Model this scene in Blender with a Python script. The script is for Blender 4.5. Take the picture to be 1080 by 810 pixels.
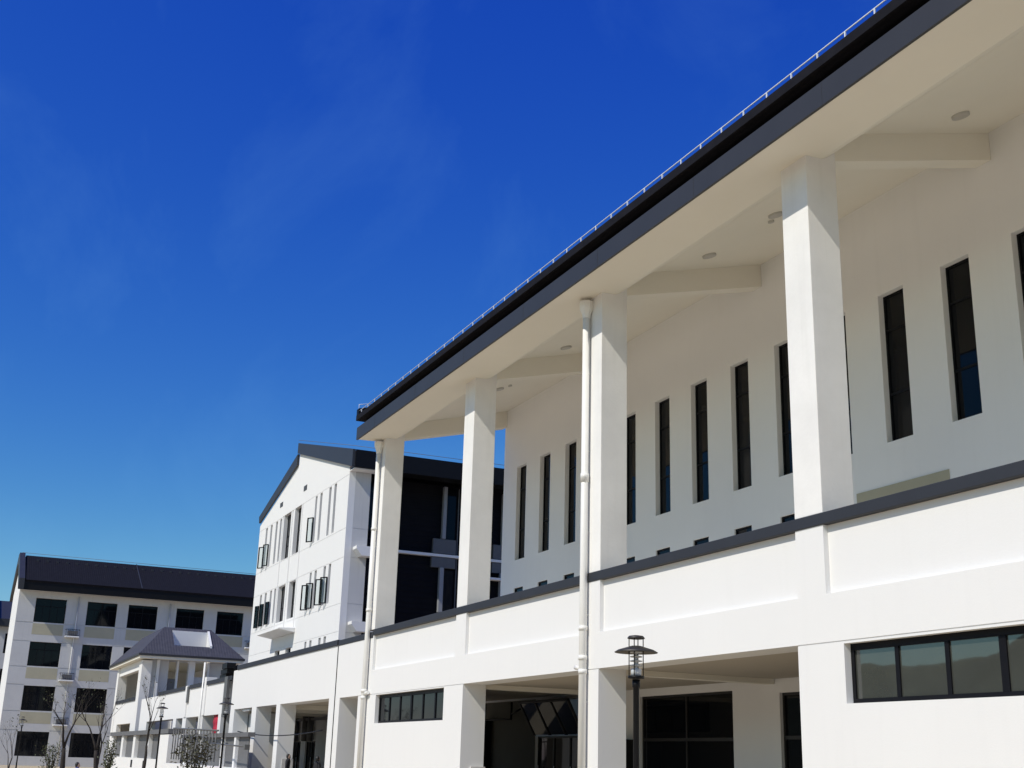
import bpy, bmesh, math, random
from mathutils import Vector, Matrix, noise
R = math.radians
random.seed(7)
for o in list(bpy.data.objects):
    bpy.data.objects.remove(o, do_unlink=True)
scene = bpy.context.scene
col = scene.collection

# ------------------------------------------------------------ camera, sky, sun
PITCH, ROLL, YAW, FPX = 0.300437, 0.0297108, 0.4191944, 1284.2336
fw = Vector((-math.cos(YAW)*math.cos(PITCH), math.sin(YAW)*math.cos(PITCH), math.sin(PITCH)))
r0 = fw.cross(Vector((0, 0, 1))).normalized(); u0 = r0.cross(fw)
rr = r0*math.cos(ROLL) + u0*math.sin(ROLL); uu = -r0*math.sin(ROLL) + u0*math.cos(ROLL)
cd = bpy.data.cameras.new('camera'); cam = bpy.data.objects.new('camera', cd); col.objects.link(cam)
cam.matrix_world = Matrix(((rr.x, uu.x, -fw.x, 0), (rr.y, uu.y, -fw.y, 0), (rr.z, uu.z, -fw.z, 1.6), (0, 0, 0, 1)))
cd.sensor_fit = 'HORIZONTAL'; cd.sensor_width = 36; cd.lens = FPX/1080*36
cd.clip_start = 0.1; cd.clip_end = 6000
scene.camera = cam

SUN_AZ = R(15)                     # towards +X from the facade normal (-Y)
SUN_EL = math.atan(1.08*math.cos(SUN_AZ))
sdir = Vector((math.sin(SUN_AZ)*math.cos(SUN_EL), -math.cos(SUN_AZ)*math.cos(SUN_EL), math.sin(SUN_EL)))
w = bpy.data.worlds.new('World'); scene.world = w; w.use_nodes = True
nt = w.node_tree; N = nt.nodes; L = nt.links
bg = N['Background']
sky = N.new('ShaderNodeTexSky'); sky.sky_type = 'NISHITA'; sky.sun_disc = False
sky.sun_elevation = SUN_EL; sky.sun_rotation = math.atan2(sdir.x, sdir.y)
sky.air_density = 1.0; sky.dust_density = 0.35; sky.ozone_density = 3.2; sky.altitude = 0
# the deep polarised blue of this sky: each channel of the sky texture gets its own response
sep = N.new('ShaderNodeSeparateColor'); hs = N.new('ShaderNodeCombineColor'); L.new(sky.outputs[0], sep.inputs[0])
for ch, (a_, ref_, p_) in enumerate(((.065, 2.05, 2.3), (.246, 3.37, 1.68), (.59, 5.15, .50))):
    dv = N.new('ShaderNodeMath'); dv.operation = 'DIVIDE'; dv.inputs[1].default_value = ref_
    pw = N.new('ShaderNodeMath'); pw.operation = 'POWER'; pw.inputs[1].default_value = p_
    ml = N.new('ShaderNodeMath'); ml.operation = 'MULTIPLY'; ml.inputs[1].default_value = a_*10
    L.new(sep.outputs[ch], dv.inputs[0]); L.new(dv.outputs[0], pw.inputs[0]); L.new(pw.outputs[0], ml.inputs[0]); L.new(ml.outputs[0], hs.inputs[ch])
# faint high cirrus, laid out on the sky itself by direction
tc = N.new('ShaderNodeTexCoord'); mp = N.new('ShaderNodeMapping')
mp.inputs['Rotation'].default_value = (0.3, 0.5, 0.9); mp.inputs['Scale'].default_value = (2.0, 3.6, 3.0)
n1 = N.new('ShaderNodeTexNoise'); n1.inputs['Scale'].default_value = 1.25; n1.inputs['Detail'].default_value = 9; n1.inputs['Roughness'].default_value = .62; n1.inputs['Distortion'].default_value = .45
cr = N.new('ShaderNodeValToRGB'); cr.color_ramp.elements[0].position = .50; cr.color_ramp.elements[1].position = .80
cr.color_ramp.elements[0].color = (0, 0, 0, 1); cr.color_ramp.elements[1].color = (.10, .10, .10, 1)
mx = N.new('ShaderNodeMix'); mx.data_type = 'RGBA'
L.new(tc.outputs['Generated'], mp.inputs[0]); L.new(mp.outputs[0], n1.inputs['Vector']); L.new(n1.outputs['Fac'], cr.inputs[0])
L.new(cr.outputs[0], mx.inputs['Factor']); L.new(hs.outputs[0], mx.inputs['A']); mx.inputs['B'].default_value = (2.2, 5.2, 9.0, 1)
L.new(mx.outputs['Result'], bg.inputs['Color']); bg.inputs['Strength'].default_value = 0.10
sd = bpy.data.lights.new('sun', 'SUN'); sd.energy = 3.65; sd.angle = R(.53); sd.color = (1, .94, .825)
so = bpy.data.objects.new('sun', sd); col.objects.link(so); so.rotation_euler = sdir.to_track_quat('Z', 'Y').to_euler(); so.location = (0, -20, 60)
scene.view_settings.view_transform = 'Standard'; scene.view_settings.look = 'None'
scene.view_settings.exposure = 0.04; scene.view_settings.gamma = 1

# ------------------------------------------------------------------ materials
def mat(name, c, rough=.7, var=.06, scale=2.0, bump=0.0, bscale=60, ior=None, metal=0, streak=0.0, spec=None):
    m = bpy.data.materials.new(name); m.use_nodes = True
    t = m.node_tree; b = t.nodes['Principled BSDF']
    b.inputs['Roughness'].default_value = rough; b.inputs['Metallic'].default_value = metal
    if ior: b.inputs['IOR'].default_value = ior
    if spec is not None: b.inputs['Specular IOR Level'].default_value = spec
    tcd = t.nodes.new('ShaderNodeTexCoord')
    geo = t.nodes.new('ShaderNodeNewGeometry')
    no = t.nodes.new('ShaderNodeTexNoise'); no.inputs['Scale'].default_value = scale; no.inputs['Detail'].default_value = 7; no.inputs['Roughness'].default_value = .6
    t.links.new(geo.outputs['Position'], no.inputs['Vector'])
    ra = t.nodes.new('ShaderNodeValToRGB'); ra.color_ramp.elements[0].position = .3; ra.color_ramp.elements[1].position = .7
    ra.color_ramp.elements[0].color = (*[max(0, x*(1-var)) for x in c], 1); ra.color_ramp.elements[1].color = (*[min(1, x*(1+var)) for x in c], 1)
    t.links.new(no.outputs['Fac'], ra.inputs[0]); out = ra.outputs[0]
    if streak:                                             # rain streaks and soot, a stain of the paint itself
        mpp = t.nodes.new('ShaderNodeMapping'); mpp.inputs['Scale'].default_value = (3.5, 3.5, .22)
        t.links.new(geo.outputs['Position'], mpp.inputs[0])
        n2 = t.nodes.new('ShaderNodeTexNoise'); n2.inputs['Scale'].default_value = 1.3; n2.inputs['Detail'].default_value = 5
        t.links.new(mpp.outputs[0], n2.inputs['Vector'])
        r2 = t.nodes.new('ShaderNodeValToRGB'); r2.color_ramp.elements[0].position = .55; r2.color_ramp.elements[1].position = .78
        r2.color_ramp.elements[0].color = (1, 1, 1, 1); r2.color_ramp.elements[1].color = (1-streak, 1-streak*1.02, 1-streak*1.1, 1)
        t.links.new(n2.outputs['Fac'], r2.inputs[0])
        mm = t.nodes.new('ShaderNodeMix'); mm.data_type = 'RGBA'; mm.blend_type = 'MULTIPLY'; mm.inputs['Factor'].default_value = 1
        t.links.new(out, mm.inputs['A']); t.links.new(r2.outputs[0], mm.inputs['B']); out = mm.outputs['Result']
    t.links.new(out, b.inputs['Base Color'])
    if bump:
        n3 = t.nodes.new('ShaderNodeTexNoise'); n3.inputs['Scale'].default_value = bscale; n3.inputs['Detail'].default_value = 4
        t.links.new(geo.outputs['Position'], n3.inputs['Vector'])
        bp = t.nodes.new('ShaderNodeBump'); bp.inputs['Strength'].default_value = bump; bp.inputs['Distance'].default_value = .02
        t.links.new(n3.outputs['Fac'], bp.inputs['Height']); t.links.new(bp.outputs[0], b.inputs['Normal'])
    return m

M = {}
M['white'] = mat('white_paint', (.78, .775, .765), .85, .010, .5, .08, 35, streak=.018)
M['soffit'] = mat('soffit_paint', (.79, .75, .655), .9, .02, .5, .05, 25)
M['loggia_lifted'] = mat('white_paint_shade_lifted', (.85, .845, .825), .88, .015, .6, .06, 30, streak=.02)  # facade white made lighter: fill for the shaded rear wall put into its colour
M['terrace'] = mat('cream_terrace_tile', (.68, .64, .57), .7, .05, 2)
M['greenwall'] = mat('dark_grey_green_wall', (.11, .11, .095), .85, .06, 1)
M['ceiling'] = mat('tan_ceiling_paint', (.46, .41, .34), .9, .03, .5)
M['column'] = mat('column_render', (.79, .78, .76), .85, .06, .8, .15, 14, streak=.06)
M['grey_wall'] = mat('pale_grey_paint', (.56, .56, .555), .85, .04, .6, .05, 20, streak=.08)
M['olive'] = mat('olive_panel', (.43, .40, .29), .8, .05, 1, .05, 20)
M['trim'] = mat('dark_coping', (.022, .025, .033), .65, .10, 1.5, .05, 30)
M['fascia'] = mat('dark_fascia_metal', (.030, .030, .032), .5, .08, 1.2, .03, 12)
M['dark'] = mat('black_metal', (.005, .005, .006), .5, .1, 3, spec=.2)
M['frame'] = mat('window_frame', (.007, .007, .009), .5, .1, 4, spec=.15)
M['curtain'] = mat('dark_cladding', (.006, .006, .008), .7, .2, 2, spec=.12)
M['glass'] = mat('dark_glass', (.004, .005, .007), .03, .1, 1.0, .04, 1.0, ior=1.45, spec=.22)
M['glass_coat'] = mat('coated_glass', (.052, .055, .048), .02, .1, 1.0, .03, 1.0, ior=2.0)
M['pipe'] = mat('white_plastic_pipe', (.80, .79, .76), .4, .03, 3)
M['galv'] = mat('galvanised_steel', (.78, .82, .86), .4, .06, 5, metal=.1)
M['grey_metal'] = mat('grey_metal', (.11, .11, .11), .5, .08, 4)
M['panel_grey'] = mat('grey_screen_panel', (.13, .13, .135), .6, .08, 3)
M['bark'] = mat('bark', (.026, .021, .018), .9, .25, 12, .4, 40)
M['twig'] = mat('twig_bark', (.036, .029, .025), .9, .2, 10)
M['leaf'] = mat('leaf', (.050, .060, .024), .65, .4, 9)
M['leaf_red'] = mat('bronze_leaf', (.042, .042, .020), .65, .4, 9)
M['red'] = mat('red_cloth', (.50, .016, .045), .8, .08, 5)
M['skin'] = mat('skin', (.42, .27, .20), .6, .05, 8)
M['hair'] = mat('black_hair', (.012, .011, .011), .5, .2, 20)
M['cloth_dark'] = mat('dark_cloth', (.018, .018, .022), .9, .2, 12)
M['cloth_blue'] = mat('violet_blue_cloth', (.06, .07, .22), .8, .1, 12)
M['lampglass'] = mat('clear_lamp_louvre', (.55, .57, .58), .25, .05, 10)
M['lampshade'] = mat('weathered_lamp_hat', (.035, .032, .028), .5, .35, 14)
M['plinth'] = mat('pale_stone_plinth', (.62, .60, .57), .6, .08, 6, .05, 30)
M['floor'] = mat('corridor_floor', (.34, .31, .26), .5, .08, 1.5)
M['door'] = mat('brown_black_door', (.012, .011, .011), .5, .1, 3)

def tile_mat(name, c, axis, rough=.55, spec=.5):
    m = mat(name, c, rough, .22, 3.0, spec=spec)
    t = m.node_tree; b = t.nodes['Principled BSDF']
    g = t.nodes.new('ShaderNodeNewGeometry')
    wv = t.nodes.new('ShaderNodeTexWave'); wv.bands_direction = axis; wv.inputs['Scale'].default_value = 1.6; wv.inputs['Distortion'].default_value = .3
    t.links.new(g.outputs['Position'], wv.inputs['Vector'])
    bp = t.nodes.new('ShaderNodeBump'); bp.inputs['Strength'].default_value = .35; bp.inputs['Distance'].default_value = .03
    t.links.new(wv.outputs['Fac'], bp.inputs['Height']); t.links.new(bp.outputs[0], b.inputs['Normal'])
    return m
M['tile'] = tile_mat('dark_roof_tile', (.010, .010, .014), 'Y', .8, .12)
M['tile_x'] = tile_mat('dark_roof_tile_side', (.018, .017, .020), 'X', .8, .12)
M['slate'] = tile_mat('blue_grey_roof_tile', (.050, .050, .064), 'Y', .7)

def paving():
    m = mat('plaza_paving', (.52, .43, .28), .8, .12, .35, .2, 8)
    t = m.node_tree; b = t.nodes['Principled BSDF']
    g = t.nodes.new('ShaderNodeNewGeometry'); br = t.nodes.new('ShaderNodeTexBrick')
    br.inputs['Scale'].default_value = 1.0; br.inputs['Brick Width'].default_value = .6; br.inputs['Row Height'].default_value = .3; br.inputs['Mortar Size'].default_value = .006
    br.inputs['Color1'].default_value = (.95, .95, .95, 1); br.inputs['Color2'].default_value = (1, 1, 1, 1); br.inputs['Mortar'].default_value = (.55, .55, .55, 1)
    t.links.new(g.outputs['Position'], br.inputs['Vector'])
    base = b.inputs['Base Color'].links[0].from_socket
    mm = t.nodes.new('ShaderNodeMix'); mm.data_type = 'RGBA'; mm.blend_type = 'MULTIPLY'; mm.inputs['Factor'].default_value = 1
    t.links.new(base, mm.inputs['A']); t.links.new(br.outputs['Color'], mm.inputs['B']); t.links.new(mm.outputs['Result'], b.inputs['Base Color'])
    return m
M['paving'] = paving()
def clear_glass():
    m = bpy.data.materials.new('clear_glass'); m.use_nodes = True; t = m.node_tree; t.nodes.remove(t.nodes['Principled BSDF'])
    o = t.nodes['Material Output']; tr = t.nodes.new('ShaderNodeBsdfTransparent'); tr.inputs[0].default_value = (.90, .93, .93, 1)
    gl = t.nodes.new('ShaderNodeBsdfGlossy'); gl.inputs['Roughness'].default_value = .03
    fr = t.nodes.new('ShaderNodeFresnel'); fr.inputs['IOR'].default_value = 1.22; mi = t.nodes.new('ShaderNodeMixShader')
    t.links.new(fr.outputs[0], mi.inputs[0]); t.links.new(tr.outputs[0], mi.inputs[1]); t.links.new(gl.outputs[0], mi.inputs[2]); t.links.new(mi.outputs[0], o.inputs['Surface'])
    return m
M['clear'] = clear_glass()
M['mid_grey'] = mat('mid_grey_paint', (.27, .28, .30), .7, .05, 2)
M['lens'] = mat('frosted_lens', (.48, .46, .42), .5, .03, 4)
M['hill'] = mat('wooded_hill', (.095, .110, .055), .95, .5, .06, 1.0, .5)

# -------------------------------------------------------------------- helpers
class MB:
    def __init__(s): s.v = []; s.f = []; s.sm = []
    def add(s, vs, fs, smooth=False):
        k = len(s.v); s.v += [tuple(v) for v in vs]
        s.f += [tuple(i+k for i in f) for f in fs]; s.sm += [smooth]*len(fs)
    def box(s, x0, x1, y0, y1, z0, z1):
        s.add([(x0,y0,z0),(x1,y0,z0),(x1,y1,z0),(x0,y1,z0),(x0,y0,z1),(x1,y0,z1),(x1,y1,z1),(x0,y1,z1)],
              [(0,3,2,1),(4,5,6,7),(0,1,5,4),(1,2,6,5),(2,3,7,6),(3,0,4,7)])
    def prism(s, prof, a0, a1, mp):
        n = len(prof)
        s.add([mp(a0, p) for p in prof]+[mp(a1, p) for p in prof],
              [tuple(range(n)), tuple(range(2*n-1, n-1, -1))]+[(i, (i+1) % n, n+(i+1) % n, n+i) for i in range(n)])
    def prism_x(s, prof, x0, x1): s.prism(prof, x0, x1, lambda a, p: (a, p[0], p[1]))      # (y,z) profile
    def prism_y(s, prof, y0, y1): s.prism(prof, y0, y1, lambda a, p: (p[0], a, p[1]))      # (x,z) profile
    def tube(s, pts, rad, n=8, cap=True):
        pts = [Vector(p) for p in pts]
        if not isinstance(rad, (list, tuple)): rad = [rad]*len(pts)
        ring = []; ref = None
        for i, p in enumerate(pts):
            d = (pts[min(i+1, len(pts)-1)]-pts[max(i-1, 0)]).normalized()
            if ref is None: ref = Vector((1, 0, 0)) if abs(d.x) < .8 else Vector((0, 1, 0))
            a = (ref - d*ref.dot(d)).normalized(); ref = a; b = d.cross(a)
            ring += [p+(a*math.cos(2*math.pi*k/n)+b*math.sin(2*math.pi*k/n))*rad[i] for k in range(n)]
        fs = []
        for i in range(len(pts)-1):
            for k in range(n):
                fs.append((i*n+k, i*n+(k+1) % n, (i+1)*n+(k+1) % n, (i+1)*n+k))
        s.add(ring, fs, True)
        if cap:
            s.add(ring[:n], [tuple(range(n-1, -1, -1))]); s.add(ring[-n:], [tuple(range(n))])
    def lathe(s, prof, c=(0, 0, 0), n=24, smooth=True):
        vs = []; fs = []
        for r, z in prof:
            for k in range(n):
                a = 2*math.pi*k/n; vs.append((c[0]+r*math.cos(a), c[1]+r*math.sin(a), c[2]+z))
        for i in range(len(prof)-1):
            for k in range(n): fs.append((i*n+k, i*n+(k+1) % n, (i+1)*n+(k+1) % n, (i+1)*n+k))
        s.add(vs, fs, smooth)
        s.add(vs[:n], [tuple(range(n-1, -1, -1))]); s.add(vs[-n:], [tuple(range(n))])
    def relief(s, ua, ub, za, zb, front, back, mp, holes=(), recess=()):
        """wall with openings and recesses; mp(u, depth, z) -> point, depth grows into the building"""
        us = sorted({ua, ub} | {min(max(q, ua), ub) for h in list(holes)+list(recess) for q in h[:2]})
        zs = sorted({za, zb} | {min(max(q, za), zb) for h in list(holes)+list(recess) for q in h[2:4]})
        nu, nz = len(us)-1, len(zs)-1
        def dep(i, j):
            if i < 0 or j < 0 or i >= nu or j >= nz: return None
            u = (us[i]+us[i+1])/2; z = (zs[j]+zs[j+1])/2
            for h in holes:
                if h[0] < u < h[1] and h[2] < z < h[3]: return None
            d = front
            for h in recess:
                if h[0] < u < h[1] and h[2] < z < h[3]: d = front+h[4]
            return d
        q = lambda pts: s.add(pts, [(0, 1, 2, 3)])
        for i in range(nu):
            for j in range(nz):
                d = dep(i, j)
                if d is None: continue
                a, b, c, e = us[i], us[i+1], zs[j], zs[j+1]
                q([mp(a, d, c), mp(b, d, c), mp(b, d, e), mp(a, d, e)])
                q([mp(a, back, c), mp(a, back, e), mp(b, back, e), mp(b, back, c)])
                for di, dj, p0, p1 in ((-1, 0, (a, c), (a, e)), (1, 0, (b, e), (b, c)), (0, -1, (b, c), (a, c)), (0, 1, (a, e), (b, e))):
                    o = dep(i+di, j+dj)
                    t = back if o is None else o
                    if t > d+1e-6: q([mp(p0[0], d, p0[1]), mp(p0[0], t, p0[1]), mp(p1[0], t, p1[1]), mp(p1[0], d, p1[1])])
    def build(s, name, m, parent=None, label=None, bevel=0, recalc=True, origin=None):
        off = Vector(origin) if origin is not None else (ORG.get(parent.name, Vector()) if parent else Vector())
        me = bpy.data.meshes.new(name)
        bm = bmesh.new()
        bv = [bm.verts.new(Vector(v)-off) for v in s.v]
        for f, sm in zip(s.f, s.sm):
            try: fc = bm.faces.new([bv[i] for i in f]); fc.smooth = sm
            except ValueError: pass
        bmesh.ops.remove_doubles(bm, verts=bm.verts, dist=1e-5)
        if recalc: bmesh.ops.recalc_face_normals(bm, faces=bm.faces)
        bm.to_mesh(me); bm.free()
        me.materials.append(M[m] if isinstance(m, str) else m)
        o = bpy.data.objects.new(name, me); col.objects.link(o)
        if parent: o.parent = parent
        elif origin is not None: o.location = off
        ORG[o.name] = off
        if label: o['label'] = label
        if bevel:
            bvm = o.modifiers.new('bevel', 'BEVEL'); bvm.width = bevel; bvm.segments = 2; bvm.limit_method = 'ANGLE'; bvm.angle_limit = R(40)
        return o
ORG = {}
def thing(name, label, cat, loc, group=None):
    o = bpy.data.objects.new(name, None); col.objects.link(o); o.location = loc; o.empty_display_size = .5
    o['label'] = label; o['category'] = cat
    if group: o['group'] = group
    ORG[o.name] = Vector(loc)
    return o
def tag(o, label=None, cat=None, group=None, kind=None):
    if label: o['label'] = label
    if cat: o['category'] = cat
    if group: o['group'] = group
    if kind: o['kind'] = kind
    return o
def inst(src, parent, loc, name=None):            # a copy of a part (and its sub-parts), placed in world coordinates
    c = src.copy(); col.objects.link(c); c.parent = parent; c.location = Vector(loc)-ORG[parent.name]
    for k in [x for x in bpy.data.objects if x.parent == src]:
        d = k.copy(); col.objects.link(d); d.parent = c
    return c
def copy_thing(src, loc, label, scale=(1, 1, 1)):
    c = src.copy(); col.objects.link(c); c.location = loc; c.scale = scale; c['label'] = label
    for k in [x for x in bpy.data.objects if x.parent == src]:
        d = k.copy(); col.objects.link(d); d.parent = c
        for g in [x for x in bpy.data.objects if x.parent == k]:
            e = g.copy(); col.objects.link(e); e.parent = d
    return c
FX = lambda u, d, z: (u, d, z)                     # wall along X, depth towards +Y
FXp = lambda X: (lambda u, d, z: (X-d, u, z))      # wall along Y facing +X at X, depth towards -X

# --------------------------------------------------------------------- ground
g = MB(); g.add([(-3000,-3000,0),(3000,-3000,0),(3000,3000,0),(-3000,3000,0)], [(0,1,2,3)])
tag(g.build('ground', 'paving'), kind='structure')
# a wooded ridge across the way, behind the photographer: seen mirrored in the ground-floor glass
hm = MB(); nx, ny = 300, 24
vs = []
for j in range(ny+1):
    for i in range(nx+1):
        x = -260+520*i/nx; y = -70-110*j/ny
        e = min(1, j/9)*math.sin(math.pi*min(1, max(0, (x+260)/520)))**.5
        h = e*(23.5+6*noise.noise(Vector((x*.018, y*.02, 0)))+4*noise.noise(Vector((x*.07, y*.07, 3)))+1.8*noise.noise(Vector((x*.25, y*.25, 5)))+1.5*noise.noise(Vector((x*.8, y*.3, 9))))
        vs.append((x, y, h-.3))
hm.add(vs, [(j*(nx+1)+i, j*(nx+1)+i+1, (j+1)*(nx+1)+i+1, (j+1)*(nx+1)+i) for j in range(ny) for i in range(nx)], True)
tag(hm.build('hill', 'hill'), kind='structure')

# ------------------------------------------------------------ colonnaded hall
hall = thing('colonnaded_hall', 'large white hall with tall square columns under a wide dark-edged roof, slit windows behind', 'building', (-16, 15, 0))
COLX = [-16.23+7.8*k for k in (-3, -2, -1, 0, 1, 2)]         # near edge of each column
COLX[0] = -39.97
f = MB()
holes = [(-43.5,-41.34,0,3.6),(-31.88,-24.85,0,3.6),(-24.07,-17.03,0,3.6),(-8.43,-1.4,0,3.6),
         (-39.42,-33.3,2.66,3.56),(-15.85,-9.55,2.62,3.55)]
rec = []
edges = [-44.05]+sum([[c-.75, c] for c in COLX], [])+[8]
for a, b in list(zip(edges[2::2], edges[3::2])): rec.append((a, b, 4.38, 5.53, .10))
for a, b in ((-41.34,-31.88),(-24.85,-24.07),(-17.03,-8.43)): rec.append((a, b, 3.585, 3.603, .02))
f.relief(-44.05, 8, 0, 5.53, 13.0, 13.69, FX, holes, rec)
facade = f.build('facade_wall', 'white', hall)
c = MB(); c.box(-40.02, 8, 12.975, 13.74, 5.533, 5.735); c.box(-44.05, -40.06, 12.975, 13.74, 5.463, 5.66)
# open joints between the coping lengths
c.build('coping', 'trim', hall, bevel=.012)
for x in COLX:
    k = MB(); k.box(x-.75, x, 13.0, 13.69, 5.735, 12.66); k.build('column', 'column', hall, bevel=.012)
# upper rear wall with slit windows
SW = [-39.0+1.92*i for i in range(24)]
f = MB()
hol = [(x, x+.8, 8.36, 11.73) for x in SW]
small = [x for x in SW if x < -22.5]
hol += [(x, x+.75, 6.1, 7.38) for x in small]
f.relief(-40.15, 8, 4.5, 14.2, 17.68, 18.02, FX, hol, [(-20.85,-18.06,4.5,7.43,-.004)])
f.build('rear_wall', 'loggia_lifted', hall)
b = MB(); b.box(-20.85, -18.06, 17.66, 17.674, 4.62, 7.43); b.build('spandrel_panel', 'olive', hall)
def slit_proto(wd, ht, bars, name='window'):
    fr = MB(); t = .045
    fr.box(0, t, 0, .06, 0, ht); fr.box(wd-t, wd, 0, .06, 0, ht); fr.box(t, wd-t, 0, .06, 0, t); fr.box(t, wd-t, 0, .06, ht-t, ht)
    for z in bars: fr.box(t, wd-t, .004, .056, z-.025, z+.025)
    o = fr.build(name, 'frame', None, origin=(0,0,0))
    p = MB(); p.box(t-.01, wd-t+.01, .026, .036, t-.01, ht-t+.01); q = p.build('pane', 'glass', o)
    return o
def proto_use(proto, parent, locs, rotz=0):
    out = []
    for i, l in enumerate(locs):
        if i == 0:
            proto.parent = parent; proto.location = Vector(l)-ORG[parent.name]; o = proto
        else: o = inst(proto, parent, l)
        o.rotation_euler.z = rotz; out.append(o)
    return out
proto_use(slit_proto(.8, 3.37, (1.09, 2.55)), hall, [(x, 17.83, 8.36) for x in SW])
proto_use(slit_proto(.75, 1.28, ()), hall, [(x, 17.72, 6.1) for x in small])
# ribbon windows on the ground floor
def ribbon(x0, x1, z0, z1, n, glass):
    fr = MB(); t = .075; y0, y1 = 13.13, 13.20
    fr.box(x0, x1, y0, y1, z1-t-.03, z1); fr.box(x0, x1, y0, y1, z0, z0+t); fr.box(x0, x0+t, y0, y1, z0+t, z1-t-.03); fr.box(x1-t, x1, y0, y1, z0+t, z1-t-.03)
    st = (x1-x0)/n
    for i in range(1, n):
        wdt = .13 if i % 3 == 0 else .085
        fr.box(x0+i*st-wdt/2, x0+i*st+wdt/2, y0+.003, y1-.003, z0+t, z1-t-.03)
    o = fr.build('ribbon_window', 'frame', hall, bevel=.004)
    for i in range(n):
        p = MB(); p.box(x0+i*st+.02, x0+(i+1)*st-.02, y0+.03, y0+.04, z0+.03, z1-.05); q = p.build('pane', glass, o)
ribbon(-39.42, -33.3, 2.66, 3.56, 6, 'glass'); ribbon(-15.85, -9.55, 2.62, 3.55, 6, 'glass_coat')
# soffit, beams, roof
s = MB(); s.prism_x([(12.16,12.385),(13.36,12.42),(13.5,12.48),(14.30,13.13),(14.46,13.23),(17.72,14.08),(17.72,14.3),(14.4,13.5),(13.3,12.75),(12.16,12.6)], -40.6, 8)
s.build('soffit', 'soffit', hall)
for x in COLX:
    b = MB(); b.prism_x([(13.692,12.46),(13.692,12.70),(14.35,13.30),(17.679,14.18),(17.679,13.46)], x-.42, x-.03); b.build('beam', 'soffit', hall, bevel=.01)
b = MB(); b.box(-40.63, 8, 12.10, 12.157, 12.366, 12.81)
for i in range(12):
    b.box(-38.6+i*4.0, -38.592+i*4.0, 12.097, 12.1, 12.37, 12.80)
fas = b.build('fascia', 'fascia', hall)
rf = MB()
rf.prism_x([(12.04,13.06),(12.42,13.06),(30,17.77),(47,13.3),(47.1,13.5),(30,18.0),(12.04,13.25)], -40.62, 8)
gt = MB(); gt.box(-40.6, 8, 12.38, 12.42, 12.62, 13.058); gt.box(-40.6, 8, 12.158, 12.38, 12.62, 12.66)
roof = rf.build('roof', 'tile', hall); gt.build('gutter_shadow_gap', 'dark', roof)  # gutter recess coloured black to carry the shadow of the eave gap
vg = MB(); vg.prism_x([(12.06,13.26),(12.06,13.48),(30,18.25),(30,18.01)], -40.66, -40.42); vg.build('verge_tile', 'dark', roof)
ew = MB(); ew.prism_x([(17.69,4.5),(17.69,14.05),(30,17.7),(46.5,13.3),(46.5,0),(17.69,0)], -40.15, -39.85); ew.box(-40.15, 8, 46.2, 46.5, 0, 13.3)
ew.build('end_wall', 'white', hall)
# conductor strip on little posts along the eave
ct = MB(); ct.tube([(-40.55,12.1,13.40),(8,12.1,13.40)], .013, 6); ct.tube([(-40.55,12.1,13.40),(-40.55,12.1,13.66),(-40.5,12.7,13.78)], .012, 6)
for i in range(66): ct.box(-40.2+i*.73-.013, -40.2+i*.73+.013, 12.088, 12.112, 13.26, 13.40)
ct.build('lightning_conductor', 'galv', hall)
for (x, y, r) in ((-15.44,16.1,.17),(-20.39,15.43,.17),(-22.99,15.38,.17),(-30.87,15.49,.17),(-35.76,15.46,.17),(-20.8,15.6,.07),(-17.9,14.9,.09),(-35.4,15.7,.07),(-7.6,15.6,.17)):
    z = 13.23+(y-14.46)*.2607
    d = MB(); d.lathe([(r*.8,-.05),(r,-.045),(r,.03)], (0,0,0), 20)
    o = d.build('ceiling_light', 'lens', hall, origin=(0,0,0)); o.location = Vector((x,y,z))-ORG[hall.name]; o.rotation_euler.x = math.atan(.2607)
# downpipes
def downpipe(x, parent, joints, zt=12.2, y=12.885, r=.088):
    p = MB(); p.tube([(x,y,0),(x,y,zt-.2)], r, 14)
    for z in joints: p.tube([(x,y,z-.05),(x,y,z+.05)], r+.014, 14)
    for z in [1.0+1.9*i for i in range(6)]: p.box(x-.02, x+.02, y+.02, 13.0, z-.015, z+.015)
    o = p.build('downpipe', 'pipe', parent)
    h = MB(); h.lathe([(r+.012,-.3),(r+.02,-.2),(.17,-.05),(.18,.0),(.18,.12)], (x,y,zt), 8, False); h.build('hopper', 'pipe', o)
    return o
downpipe(-24.60, hall, (3.55, 3.85, 4.5, 7.9, 8.0)); downpipe(-40.36, hall, (3.5, 3.72, 6.4, 9.2))
st = MB(); st.tube([(-24.66,12.89,3.62),(-24.95,12.89,3.66)], .05, 10); st.build('overflow_spout', 'pipe', hall)
jb = MB(); jb.tube([(-40.28,12.9,3.62),(-40.02,12.92,3.66)], .06, 10); jb.build('overflow_spout', 'pipe', hall)
# ground-floor porch: slab, beams, rear wall with doors
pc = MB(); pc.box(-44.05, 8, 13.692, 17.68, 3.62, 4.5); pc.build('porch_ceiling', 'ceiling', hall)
tf = MB(); tf.box(-40.14, 8, 13.75, 17.67, 4.503, 4.62); tf.build('terrace_floor', 'terrace', hall)
for x in (-32.0, -24.1, -16.3, -8.5):
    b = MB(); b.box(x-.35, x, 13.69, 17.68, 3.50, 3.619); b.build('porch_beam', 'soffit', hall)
fl = MB(); fl.box(-44.05, 8, 12.6, 18, 0.004, .12); fl.build('porch_floor', 'floor', hall)
rw = MB(); rw.relief(-44.05, 8, .12, 3.62, 17.70, 17.95, FX, [(-37.0,-33.6,.12,3.5),(-30.35,-25.85,.12,3.42),(-23.95,-17.6,.12,3.3),(-7.4,-2,.12,3.3),(-43.4,-41.7,.12,3.1)])
rw.build('porch_rear_wall', 'white', hall)
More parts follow.
